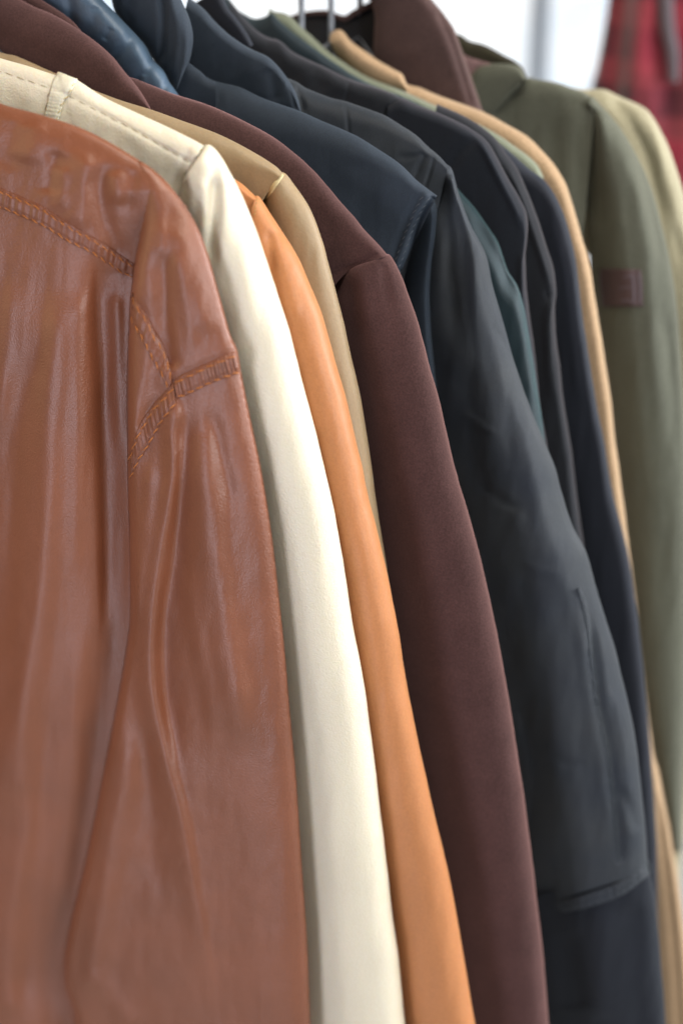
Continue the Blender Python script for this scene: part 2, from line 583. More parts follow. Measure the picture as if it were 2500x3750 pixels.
# ------------------------------------------------------------------ setting: daylight beyond the shop window
def box(name, c, sx, sy, sz, mat, parent=None, rot=0.0):
    cx, cy = math.cos(rot), math.sin(rot)
    V = []
    for x in (-1, 1):
        for y in (-1, 1):
            for z in (-1, 1):
                a, b_ = x * sx / 2, y * sy / 2
                V.append((c[0] + a * cx - b_ * cy, c[1] + a * cy + b_ * cx, c[2] + z * sz / 2))
    F = [(0, 1, 3, 2), (4, 6, 7, 5), (0, 4, 5, 1), (2, 3, 7, 6), (0, 2, 6, 4), (1, 5, 7, 3)]
    return link_mesh(name, np.array(V), np.array(F), mat, parent, smooth=False)


sky_m = bpy.data.materials.new("overcast_daylight")
sky_m.use_nodes = True
nt_ = sky_m.node_tree
nt_.nodes.remove(nt_.nodes["Principled BSDF"])
em = nt_.nodes.new("ShaderNodeEmission")
em.inputs[0].default_value = (0.94, 0.98, 1.0, 1)
em.inputs[1].default_value = 1.25
sn = nt_.nodes.new("ShaderNodeTexNoise")
sn.inputs["Scale"].default_value = 1.6
sr = nt_.nodes.new("ShaderNodeValToRGB")
sr.color_ramp.elements[0].position = 0.35
sr.color_ramp.elements[0].color = (0.72, 0.82, 0.93, 1)
sr.color_ramp.elements[1].position = 0.55
sr.color_ramp.elements[1].color = (1, 1, 1, 1)
sc_ = nt_.nodes.new("ShaderNodeTexCoord")
nt_.links.new(sc_.outputs["Object"], sn.inputs["Vector"])
nt_.links.new(sn.outputs["Fac"], sr.inputs["Fac"])
nt_.links.new(sr.outputs["Color"], em.inputs[0])
nt_.links.new(em.outputs[0], nt_.nodes["Material Output"].inputs[0])
hd = h
wc = CAM + (h * 3.9) + rgt * 0.6
rot = HEAD
sky = box("sky", wc + h * 2.0 + zz * (1.0 - 1.66 + 0.3), 9.0, 0.02, 6.0, sky_m, None, rot)
sky['kind'] = 'structure'

floor_m = material("pale_floor_vinyl", (0.42, 0.42, 0.40), 0.35, 0.5, 0.1, 60, 0.06, kind='felt', blotch=3)
fl_ = box("floor", (wc[0] + 0.2, wc[1] - 1.5, -0.02), 9.0, 8.0, 0.04, floor_m, None, rot)
fl_['kind'] = 'structure'
frame_m = material("grey_window_frame_paint", (0.16, 0.19, 0.23), 0.5, 0.4, 0.1, 200, 0.05, kind='felt')
glass_m = bpy.data.materials.new("window_glass")
glass_m.use_nodes = True
gn = glass_m.node_tree
gb = gn.nodes["Principled BSDF"]
gb.inputs["Base Color"].default_value = (0.97, 0.99, 1, 1)
gb.inputs["Roughness"].default_value = 0.0
gb.inputs["IOR"].default_value = 1.08
gb.inputs["Transmission Weight"].default_value = 1.0


def at_dist(p, dist):
    D = rays([p])[0]
    return CAM + D * (dist / (D @ h))


bar = at_dist((1968, 200), 3.9)
win = bpy.data.objects.new("shop_window", None)
COL.objects.link(win)
win.location = (bar[0], bar[1], 0.0)
win['label'] = "bright blown-out shop window with a slim grey upright bar behind the rack"
win['category'] = "window"
bpy.context.view_layer.update()
zc, zh = 1.45, 2.7
box("mullion", (bar[0], bar[1], zc), 0.040, 0.06, zh, frame_m, win, rot)
for sgn in (-1, 1):
    e = bar + rgt * sgn * 1.9
    box("jamb", (e[0], e[1], zc), 0.06, 0.07, zh, frame_m, win, rot)
    m_ = bar + rgt * sgn * 0.945
    box("glass_pane", (m_[0], m_[1], zc), 1.83, 0.006, zh - 0.01, glass_m, win, rot)
box("head_rail", (bar[0], bar[1], zc + zh / 2 + 0.03), 3.86, 0.07, 0.06, frame_m, win, rot)
box("bottom_rail", (bar[0], bar[1], zc - zh / 2 - 0.03), 3.86, 0.07, 0.06, frame_m, win, rot)

# ------------------------------------------------------------------ depths along the rail
D = dict(j1=0.0, j2=.048, j3=.086, j4=.118, j5=.158, j6=.190, j7=.215, j8=.255, j9=.292, j10=.318, j11=.345, j12=.372, j13=.392, j14=.415, j15=.455, j16=.505, j17=.560)

# ================================================================== 1 brown leather jacket
d = D['j1']
J1 = thing("leather_jacket", "glossy brown leather jacket with puckered orange stitched seam bands, nearest on the rail", "jacket", (500, 1500), d, RACK)
TOP1 = pts("-900,120 -500,230 -200,300 0,378 159,422 319,478 478,566 590,646 685,765 749,893 805,1084 845,1227 869,1280 885,1371 917,1530 957,1721 996,1961 1020,2168 1044,2391 1060,2582 1084,2837 1103,3125 1124,3427 1137,3750 1150,4050")
TOP1s = spline(TOP1, 220)
LEFT1 = pts("505,588 521,622 534,671 528,752 507,867 493,945 483,1030 475,1100 468,1250 463,1400 464,1550 467,1800 473,2000 474,2250 462,2360 430,2550 383,2790 343,2997 303,3188 263,3348 237,3475 231,3545 240,3619 271,3720 279,3850 285,4050")
LEFT1s = spline(LEFT1, 160)
body_folds = [
    ("160,1050 145,1700 85,2450 20,3050", 6, 140, 110, .15, .1),
    ("-20,1400 -80,2200 -150,3000", -5, 90, 90, .15, .1),
    ("366,900 364,1000 362,1161 372,1372 385,1700 392,2100 396,2500", -7, 30, 55, .12, .3),
    ("425,1060 432,1300 440,1700", 3, 28, 22, .1, .3),
    ("231,1040 212,1231 203,1372 190,1700 150,2200 95,2500 55,2712 20,3000", 5, 50, 60, .1, .2),
    ("290,1040 292,1300 285,1700 270,2200", 3.5, 40, 40, .1, .3),
    ("168,1180 95,1442 56,1700 20,2200 -40,2500", -5, 55, 45, .15, .2),
    ("50,1000 20,1300 -40,1700", 4, 50, 50, .2, .3),
    ("300,2250 280,2700 250,3100 205,3450", 3, 45, 45, .2, .2),
    ("190,2500 150,2900 100,3300 80,3700", -3, 50, 50, .2, .1),
    ("120,2900 70,3300 30,3750", 3, 50, 40, .2, .1),
    ("104,440 112,520 95,610", 3, 60, 50, .2, .3),
    ("70,440 30,560 10,640", -2.8, 45, 55, .2, .3),
    ("215,545 190,640 180,720", -3, 40, 45, .2, .2),
    ("330,545 305,640 285,760 262,850", 3.6, 56, 50, .2, .2),
    ("232,600 225,700 230,790", 2.5, 40, 30, .2, .3),
    ("380,590 372,680 385,800 425,900 455,980", -4, 40, 36, .2, .2),
    ("408,620 425,690 440,760", 3, 32, 56, .25, .3),
    ("490,610 470,720 470,800", -2, 50, 30, .2, .3),
    ("-120,700 -150,1200 -190,2000 -220,3000", 8, 90, 90, .2, .1),
]


def h_body1(X, tuck=1.0):
    dt, _, _ = polydist(X, TOP1s)
    w_ = -0.003 + 0.014 * rnd(dt, 170) + 0.003 * np.clip(dt / 900, 0, 1)
    dl, sd, pos = polydist(X, LEFT1s[:])
    # the cloth dips where it runs in under the sleeve
    w_ -= 0.0210 * np.exp(-(dl / 135) ** 2) * np.clip((X[:, 1] - 700) / 300, 0, 1)
    under = (sd < 0)
    w_ -= tuck * under * 0.008 * np.clip(dl / 90, 0, 1) * np.clip((X[:, 1] - 650) / 300, 0, 1)
    w_ += folds(X, body_folds) * np.clip(dt / 40, 0, 1)
    w_ += fabric_noise(X, 70, 420, 1.8, 1) * np.clip(dt / 60, 0, 1)
    w_ += fabric_noise(X, 20, 120, 0.25, 15) * np.clip(dt / 60, 0, 1)
    w_ += fabric_noise(X, 45, 60, 0.7, 5) * np.clip(dt / 60, 0, 1) * np.clip((1100 - X[:, 1]) / 300, 0.25, 1)
    return w_


poly_body1 = np.vstack([TOP1s[(TOP1s[:, 1] < 1290)], pts("800,1290 700,1500 640,1800 620,2400 560,2800 480,3300 420,4050 -900,4050")])
b1, H1 = panel("body", poly_body1, d, h_body1, M['brown'], J1, step=7, want_host=True)

sl_folds = [
    # cap above the seam
    ("603,900 600,1000 604,1120 614,1240 632,1360", -4.5, 46, 24, .2, .08),
    ("560,760 556,900 552,1060 560,1180", 2.6, 38, 44, .25, .3),
    ("578,700 590,850 596,960", 1.2, 22, 18, .2, .2),
    ("650,780 690,920 740,1080 790,1230", 4, 60, 50, .2, .15),
    ("640,900 668,1050 690,1200 700,1300", 2, 26, 26, .2, .2),
    # gusset
    ("560,1130 530,1350 500,1500 480,1700", 2.0, 28, 24, .2, .2),
    ("600,1400 560,1480 520,1600", -1.5, 20, 20, .2, .2),
    # the long narrow roll
    ("632,1420 640,1560 640,1720 615,1850 585,2020 566,2150 550,2297 547,2463 566,2600 600,2760 632,2880 663,3002 690,3150 712,3292 746,3458 780,3700 800,3900", 7.0, 46, 28, .05, .45),
    ("560,1640 548,1800 525,2000 500,2180 480,2320", 3.5, 30, 30, .2, .2),
    ("655,1500 662,1700 660,1850 640,2050 610,2250 605,2450 630,2650 690,2850", -5.5, 22, 60, .08, .2),
    # broad sheen roll
    ("700,1500 735,1720 770,1960 800,2200 835,2420 868,2620 900,2780", 8.0, 80, 62, .2, .2),
    ("760,1480 800,1620 830,1760 842,1900", -2.5, 26, 30, .2, .3),
    ("690,2080 720,2300 760,2520 800,2800", 2, 30, 30, .3, .3),
    # lower left
    ("480,2560 466,2700 448,2878 410,3060 380,3250 350,3458 330,3650 325,3850", 6.0, 46, 56, .2, .3),
    ("520,2600 545,2860 560,3060 580,3300", -3, 45, 40, .2, .2),
    
    ("275,3560 360,3600 430,3680 480,3760", 2.2, 44, 40, .25, .05),
    
    ("800,2800 830,3200 810,3900", -1.5, 90, 100, .4, .2),
]


def smooth_step(x):
    x = np.clip(x, 0, 1)
    return x * x * (3 - 2 * x)


def h_sleeve1(X):
    dl, _, posl = polydist(X, LEFT1s)
    do, _, _ = polydist(X, TOP1s)
    y = X[:, 1]
    grow = np.clip((y - 560) / 520, 0, 1)
    grow = grow * grow * (3 - 2 * grow)
    topz = h_body1(X, 0.0) + 0.0006
    wl = topz * (1 - grow) + grow * -0.0110           # level at the fold edge
    lift = 0.0004 + 0.0300 * grow
    w_ = wl * (1 - grow * (1 - rnd(do, 200))) + lift * rnd(dl, 66 - 26 * grow) * rnd(do, 200)
    cap = 0.0005 + 0.030 * np.sqrt(np.clip(1 - (1 - np.clip(do / 380, 0, 1)) ** 2.6, 0, 1))
    w_ = cap * w_ / (cap ** 2 + w_ ** 2 + 1e-12) ** 0.5 * 1.12
    w_ += folds(X, sl_folds) * smooth_step(do / 120) * smooth_step(dl / 30)
    w_ += fabric_noise(X, 90, 380, 1.4, 2) * np.clip(do / 60, 0, 1) * np.clip(dl / 30, 0, 1)
    w_ += fabric_noise(X, 20, 110, 0.22, 13) * np.clip(do / 60, 0, 1)
    w_ += fabric_noise(X, 40, 70, 0.55, 3) * np.clip(do / 60, 0, 1) * np.clip(dl / 30, 0, 1)
    # seam tucked in above the band that crosses the sleeve
    for sm in SEAMS1:
        ds, _, _ = polydist(X, sm)
        w_ -= 0.0010 * np.exp(-(ds / 11) ** 2)
    return w_


B2a, B2b = "484,1062 497,1098 535,1148 570,1218 598,1262 620,1325 632,1385", "474,1160 490,1196 520,1243 548,1300 575,1345 600,1395 616,1428"
B4a, B4b = "636,1392 668,1370 720,1345 780,1318 830,1297 862,1284", "648,1460 690,1446 740,1420 800,1394 850,1376 884,1364"
B3a, B3b = "634,1400 600,1440 560,1482 520,1540 490,1610 472,1670", "644,1480 610,1522 575,1574 545,1636 505,1694 475,1760"
SEAMS1 = [spline(pts(q), 24) for q in (B2a, B4a, B3a)]
keep = TOP1s[TOP1s[:, 0] > 505]
poly_sl1 = np.vstack([LEFT1s[::-1], keep])
s1, HS1 = panel("sleeve", poly_sl1, d, h_sleeve1, M['brown'], J1, step=7, want_host=True)
Y1a, Y1b = "-320,560 -150,615 0,686 70,716 159,757 250,815 330,862 400,905 450,938 494,968", "-330,650 -150,705 0,762 70,790 159,829 250,886 330,925 400,970 440,1000 487,1016"
stl = []
for nm, a, b_, host, fr, sd in (("seam_band", Y1a, Y1b, H1, 34, 1), ("seam_band", B2a, B2b, HS1, 9, 2), ("seam_band", B4a, B4b, HS1, 17, 5), ("seam_band", B3a, B3b, HS1, 13, 4)):
    o, hb = band(nm, a, b_, d, host, M['brown_dark'], J1, lift=0.0015, pucker=0.00075 if fr > 10 else 0.0004, freq=fr, seed=sd)
    A, B = spline(pts(a), 60), spline(pts(b_), 60)
    stitches([A + (B - A) * 0.22, A + (B - A) * 0.93], d, hb, M['thread_o'], o, pitch=36, length=.82, rad=0.00040)

# ================================================================== 2 cream leather jacket
d = D['j2']
J2 = thing("leather_jacket", "cream white leather jacket with a small shoulder loop and fine topstitching", "jacket", (760, 1500), d, RACK)
C_TOP = "-800,10 -500,70 -250,140 0,212 100,240 207,275 225,273 283,292 383,356 500,412 600,458 690,503 747,533"
cb, HC = loft("body", C_TOP, "-820,1700 -300,1750 100,1800 400,1820 600,1500 690,1000 660,720 640,700", d, 0.021, M['cream'], J2, c=.28, floor=.75, nt=300, ns=60,
              fl=[("0,262 100,295 160,312 255,350 383,418 510,487 600,540 700,595", -1.0, 8, 8, 0, 0),
                  ("690,560 660,620 630,690", -1.2, 20, 10, 0, 0)], noise=(60, 60, 1.0), seed=3, want_host=True, hardI=False)
C_SL = "747,533 765,529 789,546 815,580 845,632 893,727 956,893 1020,1084 1068,1243 1116,1435 1164,1610 1211,1817 1251,2024 1291,2279 1339,2550 1387,2917 1427,3268 1458,3507 1482,3750 1515,4050"
C_IN = "640,706 600,800 580,900 590,1050 640,1250 690,1450 740,1650 790,1850 820,2050 850,2300 890,2600 930,2950 965,3300 990,3600 1000,3750 1020,4050"
cs, HCS = loft("sleeve", C_SL, C_IN, d, 0.034, M['cream'], J2, fall=1.6, ends=(.008, 0), c=[.55, .42, .40, .38, .40, .42, .44], pw=2.0, nt=360, ns=60, base=0.001, Tt=[.75, .9, 1, 1, 1, 1, 1, 1],
               fl=[("815,570 822,640 822,760 815,900 812,1050", 3.0, 26, 40, .1, .35), ("790,640 785,760 775,880 770,1000", -4.0, 22, 22, .15, .3),
                   ("745,640 750,760 745,900", 2.5, 24, 24, .2, .3), ("860,800 890,1000 940,1300", 2, 50, 40, .2, .4),
                   ("770,560 745,640 700,730 660,820", 2, 30, 30, .2, .3)],
               noise=(110, 500, 1.6), seed=4, want_host=True)
# small loop over the shoulder
lp, HL = band("shoulder_loop", "212,262 192,300 180,345 168,400 158,440", "286,290 262,340 240,365 225,410 212,465", d, HC, M['cream'], J2, lift=0.0030, pucker=0.0002, n=60, freq=3)
stitches(["276,296 252,345 232,370 216,412 205,450"], d, HL, M['thread_y'], lp, pitch=26, rad=0.0003)
stitches(["185,318 176,360 165,410"], d, HL, M['thread_d'], lp, pitch=34, rad=0.0002)
stitches(["-200,205 0,262 100,295 160,314 182,320", "245,350 300,376 383,418 510,487 600,540 700,597"], d, HC, M['thread_d'], cb, pitch=42, length=.8, rad=0.00022, lift=0.0001, tilt=1)
stitches(["748,536 728,560 704,592 680,630 655,675"], d, HC, M['thread_d'], cb, pitch=30, length=.7, rad=0.0002, lift=0.0001, tilt=1)

# ================================================================== 3 tan orange leather jacket
d = D['j3']
J3 = thing("leather_jacket", "tan orange leather jacket, its smooth sleeve showing beside the cream one", "jacket", (1250, 1800), d, RACK)
loft("body", "-700,330 -200,420 200,500 500,560 700,600 820,640 880,667 941,722", "-700,2000 -200,2000 200,2000 500,1900 700,1600 800,1200 850,950 900,820", d, 0.016, M['orange'], J3, c=.15, floor=.7, nt=160, ns=36)
O_SL = "938,716 950,722 985,772 1030,840 1091,940 1129,1030 1175,1137 1205,1237 1236,1350 1267,1457 1297,1587 1328,1709 1345,1800 1391,1991 1441,2214 1490,2505 1540,2753 1590,2977 1640,3193 1689,3458 1739,3750 1790,4050"
O_IN = "900,830 860,950 850,1100 880,1300 930,1500 980,1700 1030,1900 1080,2100 1120,2300 1170,2600 1220,2900 1265,3200 1310,3500 1350,3750 1400,4050"
so, HO = loft("sleeve", O_SL, O_IN, d, 0.032, M['orange'], J3, fall=1.6, c=[.5, .42, .36, .38, .40, .42, .44, .46], pw=2.1, nt=340, ns=56, base=0.001, Tt=[.6, .9, 1, 1, 1, 1, 1, 1, 1],
              fl=[("1010,850 1030,960 1060,1100 1100,1250", 2.2, 40, 40, .2, .4), ("985,830 990,930 1000,1050", -2.5, 20, 20, .2, .4)], noise=(50, 110, 1.0), seed=8, want_host=True)
stitches(["941,724 938,745 930,790"], d, HO, M['thread_d'], so, pitch=12, rad=0.0003)

# ================================================================== 4 beige jacket
d = D['j4']
J4 = thing("leather_jacket", "dull beige leather jacket with a pale piped shoulder seam, behind the orange one", "jacket", (1300, 1500), d, RACK)
loft("body", "-600,20 -200,120 0,190 50,201 85,214 183,258 319,319 446,367 558,402 677,446 797,490 917,550 1000,602 1034,633", "-600,1700 -200,1700 200,1700 500,1600 700,1400 850,1100 900,900 960,735", d, 0.018, M['beige'], J4, c=.17, floor=.7, nt=240, ns=40, noise=(80, 80, 1.0), seed=2)
sb4, HB4 = loft("sleeve", "1034,630 1052,642 1091,693 1118,735 1148,795 1180,885 1198,950 1228,1059 1259,1181 1290,1319 1320,1457 1343,1595 1370,1778 1395,1950 1424,2130 1445,2240 1470,2400 1520,2700 1570,3000 1640,3500 1700,4000",
                "965,720 960,850 970,1000 1000,1200 1040,1400 1080,1650 1130,1900 1180,2150 1230,2400 1290,2800 1400,3400 1500,4000", d, 0.024, M['beige'], J4, c=[.5, .4, .32, .3, .3, .35], pw=2.0, nt=280, ns=46, base=0.001, Tt=[.7, .9, 1, 1, 1], noise=(60, 260, 1.0), seed=6, want_host=True)
band("seam_piping", "1028,628 1010,655 985,690 962,716", "1041,642 1022,670 996,706 973,733", d, HB4, M['trim'], J4, lift=0.0011, pucker=0.0, n=40, m=10, freq=1)

# ================================================================== 5 brown wool coat
d = D['j5']
J5 = thing("wool_coat", "dark chocolate brown wool coat with a turned collar and a curved shoulder seam", "coat", (1500, 1900), d, RACK)
loft("body", "300,200 420,265 494,287 560,312 638,343 757,383 877,434 996,498 1076,558 1148,622 1196,677 1250,741 1290,786 1335,842 1381,890 1420,935", "300,1900 500,1900 700,1800 900,1600 1050,1400 1130,1250 1180,1120 1213,1010", d, 0.019, M['wool'], J5, c=.14, floor=.72, nt=260, ns=46,
     fl=[("1213,1002 1274,975 1335,952 1366,937 1420,933", -1.5, 16, 10, 0, 0)], noise=(120, 120, 1.2), seed=9)
W_IN = "1213,1006 1180,1150 1190,1300 1220,1500 1250,1700 1290,1900 1330,2100 1370,2400 1420,2700 1470,3000 1520,3350 1570,3700 1620,4050"
ws, HW = loft("sleeve", "1418,930 1432,938 1466,1000 1496,1080 1527,1170 1557,1275 1580,1367 1611,1482 1641,1611 1672,1733 1689,1800 1739,1966 1789,2173 1839,2422 1872,2612 1905,2836 1938,3068 1963,3276 1988,3499 2008,3750 2030,4050", W_IN, d, 0.031, M['wool'], J5, fall=1.6,
              ends=(.012, 0), c=[.5, .42, .40, .38, .36, .36], pw=2.3, nt=420, ns=54, base=0.001, Tt=[.72, .9, 1, 1, 1, 1, 1],
              fl=[("1330,980 1340,1100 1345,1250", 1.6, 30, 30, .2, .4), ("1400,960 1415,1060 1430,1160", -1.6, 18, 18, .1, .4), ("1290,1010 1290,1150 1300,1300", -1.4, 24, 24, .2, .4)], noise=(120, 600, 1.5), seed=10, want_host=True)
def nap(name, objs, count, mat, parent, seed=1):
    """short loose fibres standing off a wool surface"""
    r = np.random.RandomState(seed)
    V, F = [], []
    for o in objs:
        me = o.data
        n = len(me.vertices)
        co = np.empty(n * 3, np.float32)
        no = np.empty(n * 3, np.float32)
        me.vertices.foreach_get("co", co)
        me.vertices.foreach_get("normal", no)
        co, no = co.reshape(-1, 3), no.reshape(-1, 3)
        k = r.randint(0, n, count)
        p = co[k] + r.normal(0, 0.0012, (count, 3))
        dirv = no[k] * r.uniform(0.3, 1, (count, 1)) + r.normal(0, 0.6, (count, 3))
        dirv /= np.linalg.norm(dirv, axis=1)[:, None]
        sd = np.cross(dirv, r.normal(0, 1, (count, 3)))
        sd /= np.linalg.norm(sd, axis=1)[:, None]
        ln = r.uniform(0.0006, 0.0019, (count, 1))
        b0 = sum(len(v) for v in V)
        V.append(np.stack([p - sd * 0.00003, p + sd * 0.00003, p + dirv * ln], 1).reshape(-1, 3))
        F.append(b0 + np.arange(count * 3).reshape(-1, 3))
    o = link_mesh(name, np.vstack(V), np.vstack(F), mat, parent)
    o['kind'] = 'stuff'
    return o


nap("wool_nap", [o for o in J5.children if o.name.split('.')[0] in ('body', 'sleeve')], 14000, M['wool'], J5)
loft("collar", "-120,-120 0,-52 66,-8 128,24 189,50 245,81 306,121 367,167 418,213 459,264 490,300 522,345 552,396", "-200,300 -60,420 60,470 150,480 250,490 330,495 400,500 440,500 470,490 500,478 522,460 540,440 548,420", d, 0.020, M['wool'], J5, c=.28, floor=.35, nt=160, ns=40, base=0.012, back=0.014, noise=(120, 120, 1.2), seed=12)
loft("collar_stand", "-100,-260 60,-90 140,-12 190,22 240,56 280,92 310,130", "-100,0 0,60 60,80 120,100 180,120 220,140 280,160", d, 0.010, M['wool'], J5, c=.4, floor=.6, nt=60, ns=24, base=0.000)
loft("lining", "-60,120 20,200 60,240 100,300", "-120,420 -60,440 0,450 60,440", d, 0.006, M['lining'], J5, c=.4, floor=.6, nt=40, ns=20, base=0.034, back=0.004)

# ================================================================== 6 blue puffer
d = D['j6']
J6 = thing("puffer_jacket", "shiny blue quilted puffer jacket, only its padded collar showing above the brown wool coat", "jacket", (500, 250), d, RACK)
quilt = [("250,-20 262,60 235,135", -3.2, 22, 22, 0, 0), ("492,118 470,160 440,195 395,235", -3.2, 22, 22, 0, 0), ("566,222 540,255 500,300", -3.0, 20, 20, 0, 0),
         ("622,292 600,330 585,370", -2.5, 14, 14, 0, 0), ("350,20 340,90 300,140", -1.4, 22, 22, .1, .1), ("410,100 380,150", -1.2, 14, 14, .2, .2), ("530,270 520,320", 1.0, 12, 12, .2, .2)]
loft("collar", "240,-160 320,-70 378,0 424,46 485,110 512,140 536,168 556,208 566,224 602,260 622,300 648,337 668,372", "40,-60 120,30 170,70 230,110 300,170 350,210 400,260 450,330 480,360 510,390 540,410 580,420 620,430", d, 0.026, M['puffer'], J6, c=.36, floor=.25, nt=200, ns=56, base=0.004, fl=quilt, noise=(70, 60, 0.9), seed=3)
loft("body", "200,250 350,290 500,330 660,380", "200,1500 400,1500 600,1400 800,1200", d, 0.012, M['puffer'], J6, c=.2, floor=.7, nt=80, ns=24, base=-0.004)

# ================================================================== 7 navy coat
d = D['j7']
J7 = thing("cotton_coat", "dark navy cotton coat with a tall folded collar, just behind the brown wool coat", "coat", (1200, 700), d, RACK)
n7, HN = loft("body", "640,200 700,236 740,270 790,296 877,319 953,356 1030,383 1106,409 1183,444 1250,472 1310,500 1380,545 1466,602 1527,662 1575,700 1598,717", "640,1700 760,1700 900,1700 1050,1650 1200,1500 1300,1400 1380,1250 1430,1120 1470,985", d, 0.019, M['navy'], J7, c=.10, floor=.68, nt=260, ns=48,
              fl=[("1590,722 1560,770 1532,830 1504,906 1473,985", -9.0, 16, 16, 0, 0), ("1555,690 1500,780 1460,880 1430,980", -1.8, 16, 16, .1, 0), ("1330,560 1340,700 1330,900", -1.5, 50, 50, .2, .2), ("790,300 800,360 780,420", -2, 20, 20, .1, .2)], noise=(120, 120, 1.6), seed=14, want_host=True)
loft("sleeve", "1500,800 1480,900 1440,1000 1450,1100 1490,1350 1550,1650 1610,1950 1690,2400 1770,3000 1840,3700 1870,4050", "1400,960 1350,1100 1330,1250 1350,1450 1390,1700 1450,2000 1530,2450 1610,3000 1670,3700 1700,4050", d, 0.010, M['navy'], J7, c=.5, pw=2.0, nt=160, ns=30, base=-0.010, back=0.006)
loft("collar", "560,-160 630,-80 664,-2 690,52 704,100 709,145 705,180 698,215 684,250 668,286 650,325", "380,-160 400,-60 420,40 470,110 520,160 555,210 590,260 610,290 625,315 635,340 642,352", d, 0.024, M['navy'], J7, c=.22, floor=.15, nt=140, ns=44, base=0.008, back=0.012,
     fl=[("590,-60 598,30 600,110 592,200 570,250", -4.5, 16, 12, .0, .2), ("622,-40 640,60 650,140 640,230 620,300", 1.5, 14, 14, 0, .2), ("480,-40 470,40 480,100", -2, 20, 20, .1, .2)], noise=(60, 160, 1.0), seed=2)
loft("collar_stand", "640,180 700,236 735,262 760,285 790,300", "620,420 680,440 720,440 760,430 790,420", d, 0.010, M['navy'], J7, c=.3, floor=.5, nt=40, ns=24, base=0.012)

stitches(["1572,722 1542,775 1513,835 1486,908 1456,985", "1548,716 1520,770 1492,832 1464,905 1436,985"], d, HN, M['thread_g'], n7, pitch=26, rad=0.0003)
loft("sleeve_head", "1592,722 1602,760 1600,850 1588,950 1580,1080 1586,1250 1604,1450 1630,1700", "1470,985 1440,1040 1420,1100 1410,1180 1410,1260 1430,1380 1460,1500 1500,1750", d, 0.024, M['navy'], J7, c=.16, fall=1.5, pw=2.0, nt=120, ns=40, base=-0.036, back=0.006, noise=(60, 200, 1.6), seed=44)

# ================================================================== 8 slate jacket
d = D['j8']
J8 = thing("field_jacket", "faded slate grey jacket with a wide sleeve, zipped pleat and seamed dark cuff", "jacket", (1900, 2200), d, RACK)
n8, H8 = loft("body", "700,120 850,200 960,250 1075,296 1126,326 1208,357 1269,372 1361,403 1412,423 1463,454 1524,495 1569,538 1611,574 1640,606", "700,1500 900,1500 1100,1450 1250,1350 1380,1200 1480,1050 1560,900 1600,780", d, 0.018, M['slate'], J8, c=.09, floor=.7, nt=260, ns=46,
              fl=[("1090,320 1100,370 1110,420", -3, 10, 16, 0, .2), ("1265,380 1272,440 1280,520", -1, 8, 8, .1, .1), ("1560,560 1530,620 1500,700", -1.6, 12, 12, .1, .1), ("1590,570 1570,640 1545,720", -1.4, 8, 8, .1, .1), ("1445,570 1500,575 1560,560", -1, 8, 8, .2, .2)], noise=(110, 110, 1.6), seed=16, want_host=True)
S_O = "1636,602 1654,622 1672,690 1687,735 1726,830 1779,935 1805,1053 1844,1191 1882,1320 1921,1441 1960,1540 1999,1634 2032,1717 2054,1800 2096,1924 2145,2024 2187,2173 2237,2331 2270,2463 2303,2596 2328,2737 2344,2878 2361,3043 2369,3168 2374,3190"
S_I = "1590,720 1530,830 1480,950 1465,1100 1480,1250 1510,1400 1550,1550 1590,1700 1620,1800 1650,1950 1670,2080 1690,2230 1720,2380 1745,2520 1770,2660 1795,2800 1820,2950 1845,3100 1870,3260 1890,3345"
SEAM_PLEAT = "2120,2120 2145,2198 2162,2297 2172,2380 2180,2463 2195,2588 2220,2700 2236,2800 2247,2919 2261,3044 2270,3180"
s8, HS8 = loft("sleeve", S_O, S_I, d, 0.032, M['slate'], J8, fall=1.6, c=[.22, .26, .32, .36, .40, .42, .42, .42], pw=1.9, nt=340, ns=90, base=0.001, Tt=[.5, .8, 1, 1.05, 1.1, 1.15, 1.15, 1.1, 1.0],
               fl=[("1652,630 1672,700 1697,760 1722,850 1736,950 1744,1060 1750,1212 1760,1320", 9.0, 24, 120, .04, .45), ("1632,640 1636,800 1646,950 1660,1120 1680,1300", -3, 34, 24, .05, .3), ("1700,1300 1730,1600 1780,1900", -3.5, 50, 50, .2, .3), ("1900,1500 1960,1800 2040,2080 2100,2250", 3, 55, 55, .2, .2), ("1830,1380 1880,1700 1960,2000", -2.5, 40, 40, .3, .3),
                   (SEAM_PLEAT, -4.2, 14, 22, .3, .06), ("2100,2200 2125,2330 2140,2480 2165,2620 2195,2800 2215,3000", 1.3, 26, 18, .2, .1), ("1800,1180 1850,1260 1905,1330", -1.6, 14, 16, .3, .3), ("1690,1500 1760,1560 1840,1600", 1.4, 18, 18, .3, .3), ("1740,1750 1830,1830 1940,1880", -1.5, 18, 20, .3, .3), ("1900,2050 1980,2090 2060,2090", 1.3, 16, 18, .3, .3), ("2000,2750 2080,2800 2160,2790", -1.3, 16, 18, .3, .3), ("1850,2560 1900,2700 1930,2900", 1.6, 20, 22, .3, .3), ("2245,2500 2280,2700 2300,2900 2310,3100", 1.6, 26, 26, .2, .1), ("2250,2880 2300,2950 2330,3050", -2.2, 20, 24, .2, .2), ("1860,2300 1920,2700 1960,3100", -3, 60, 60, .2, .2), ("2020,2500 2060,2850 2080,3150", 2, 60, 60, .2, .2)],
               noise=(80, 240, 2.8), seed=17, want_host=True)
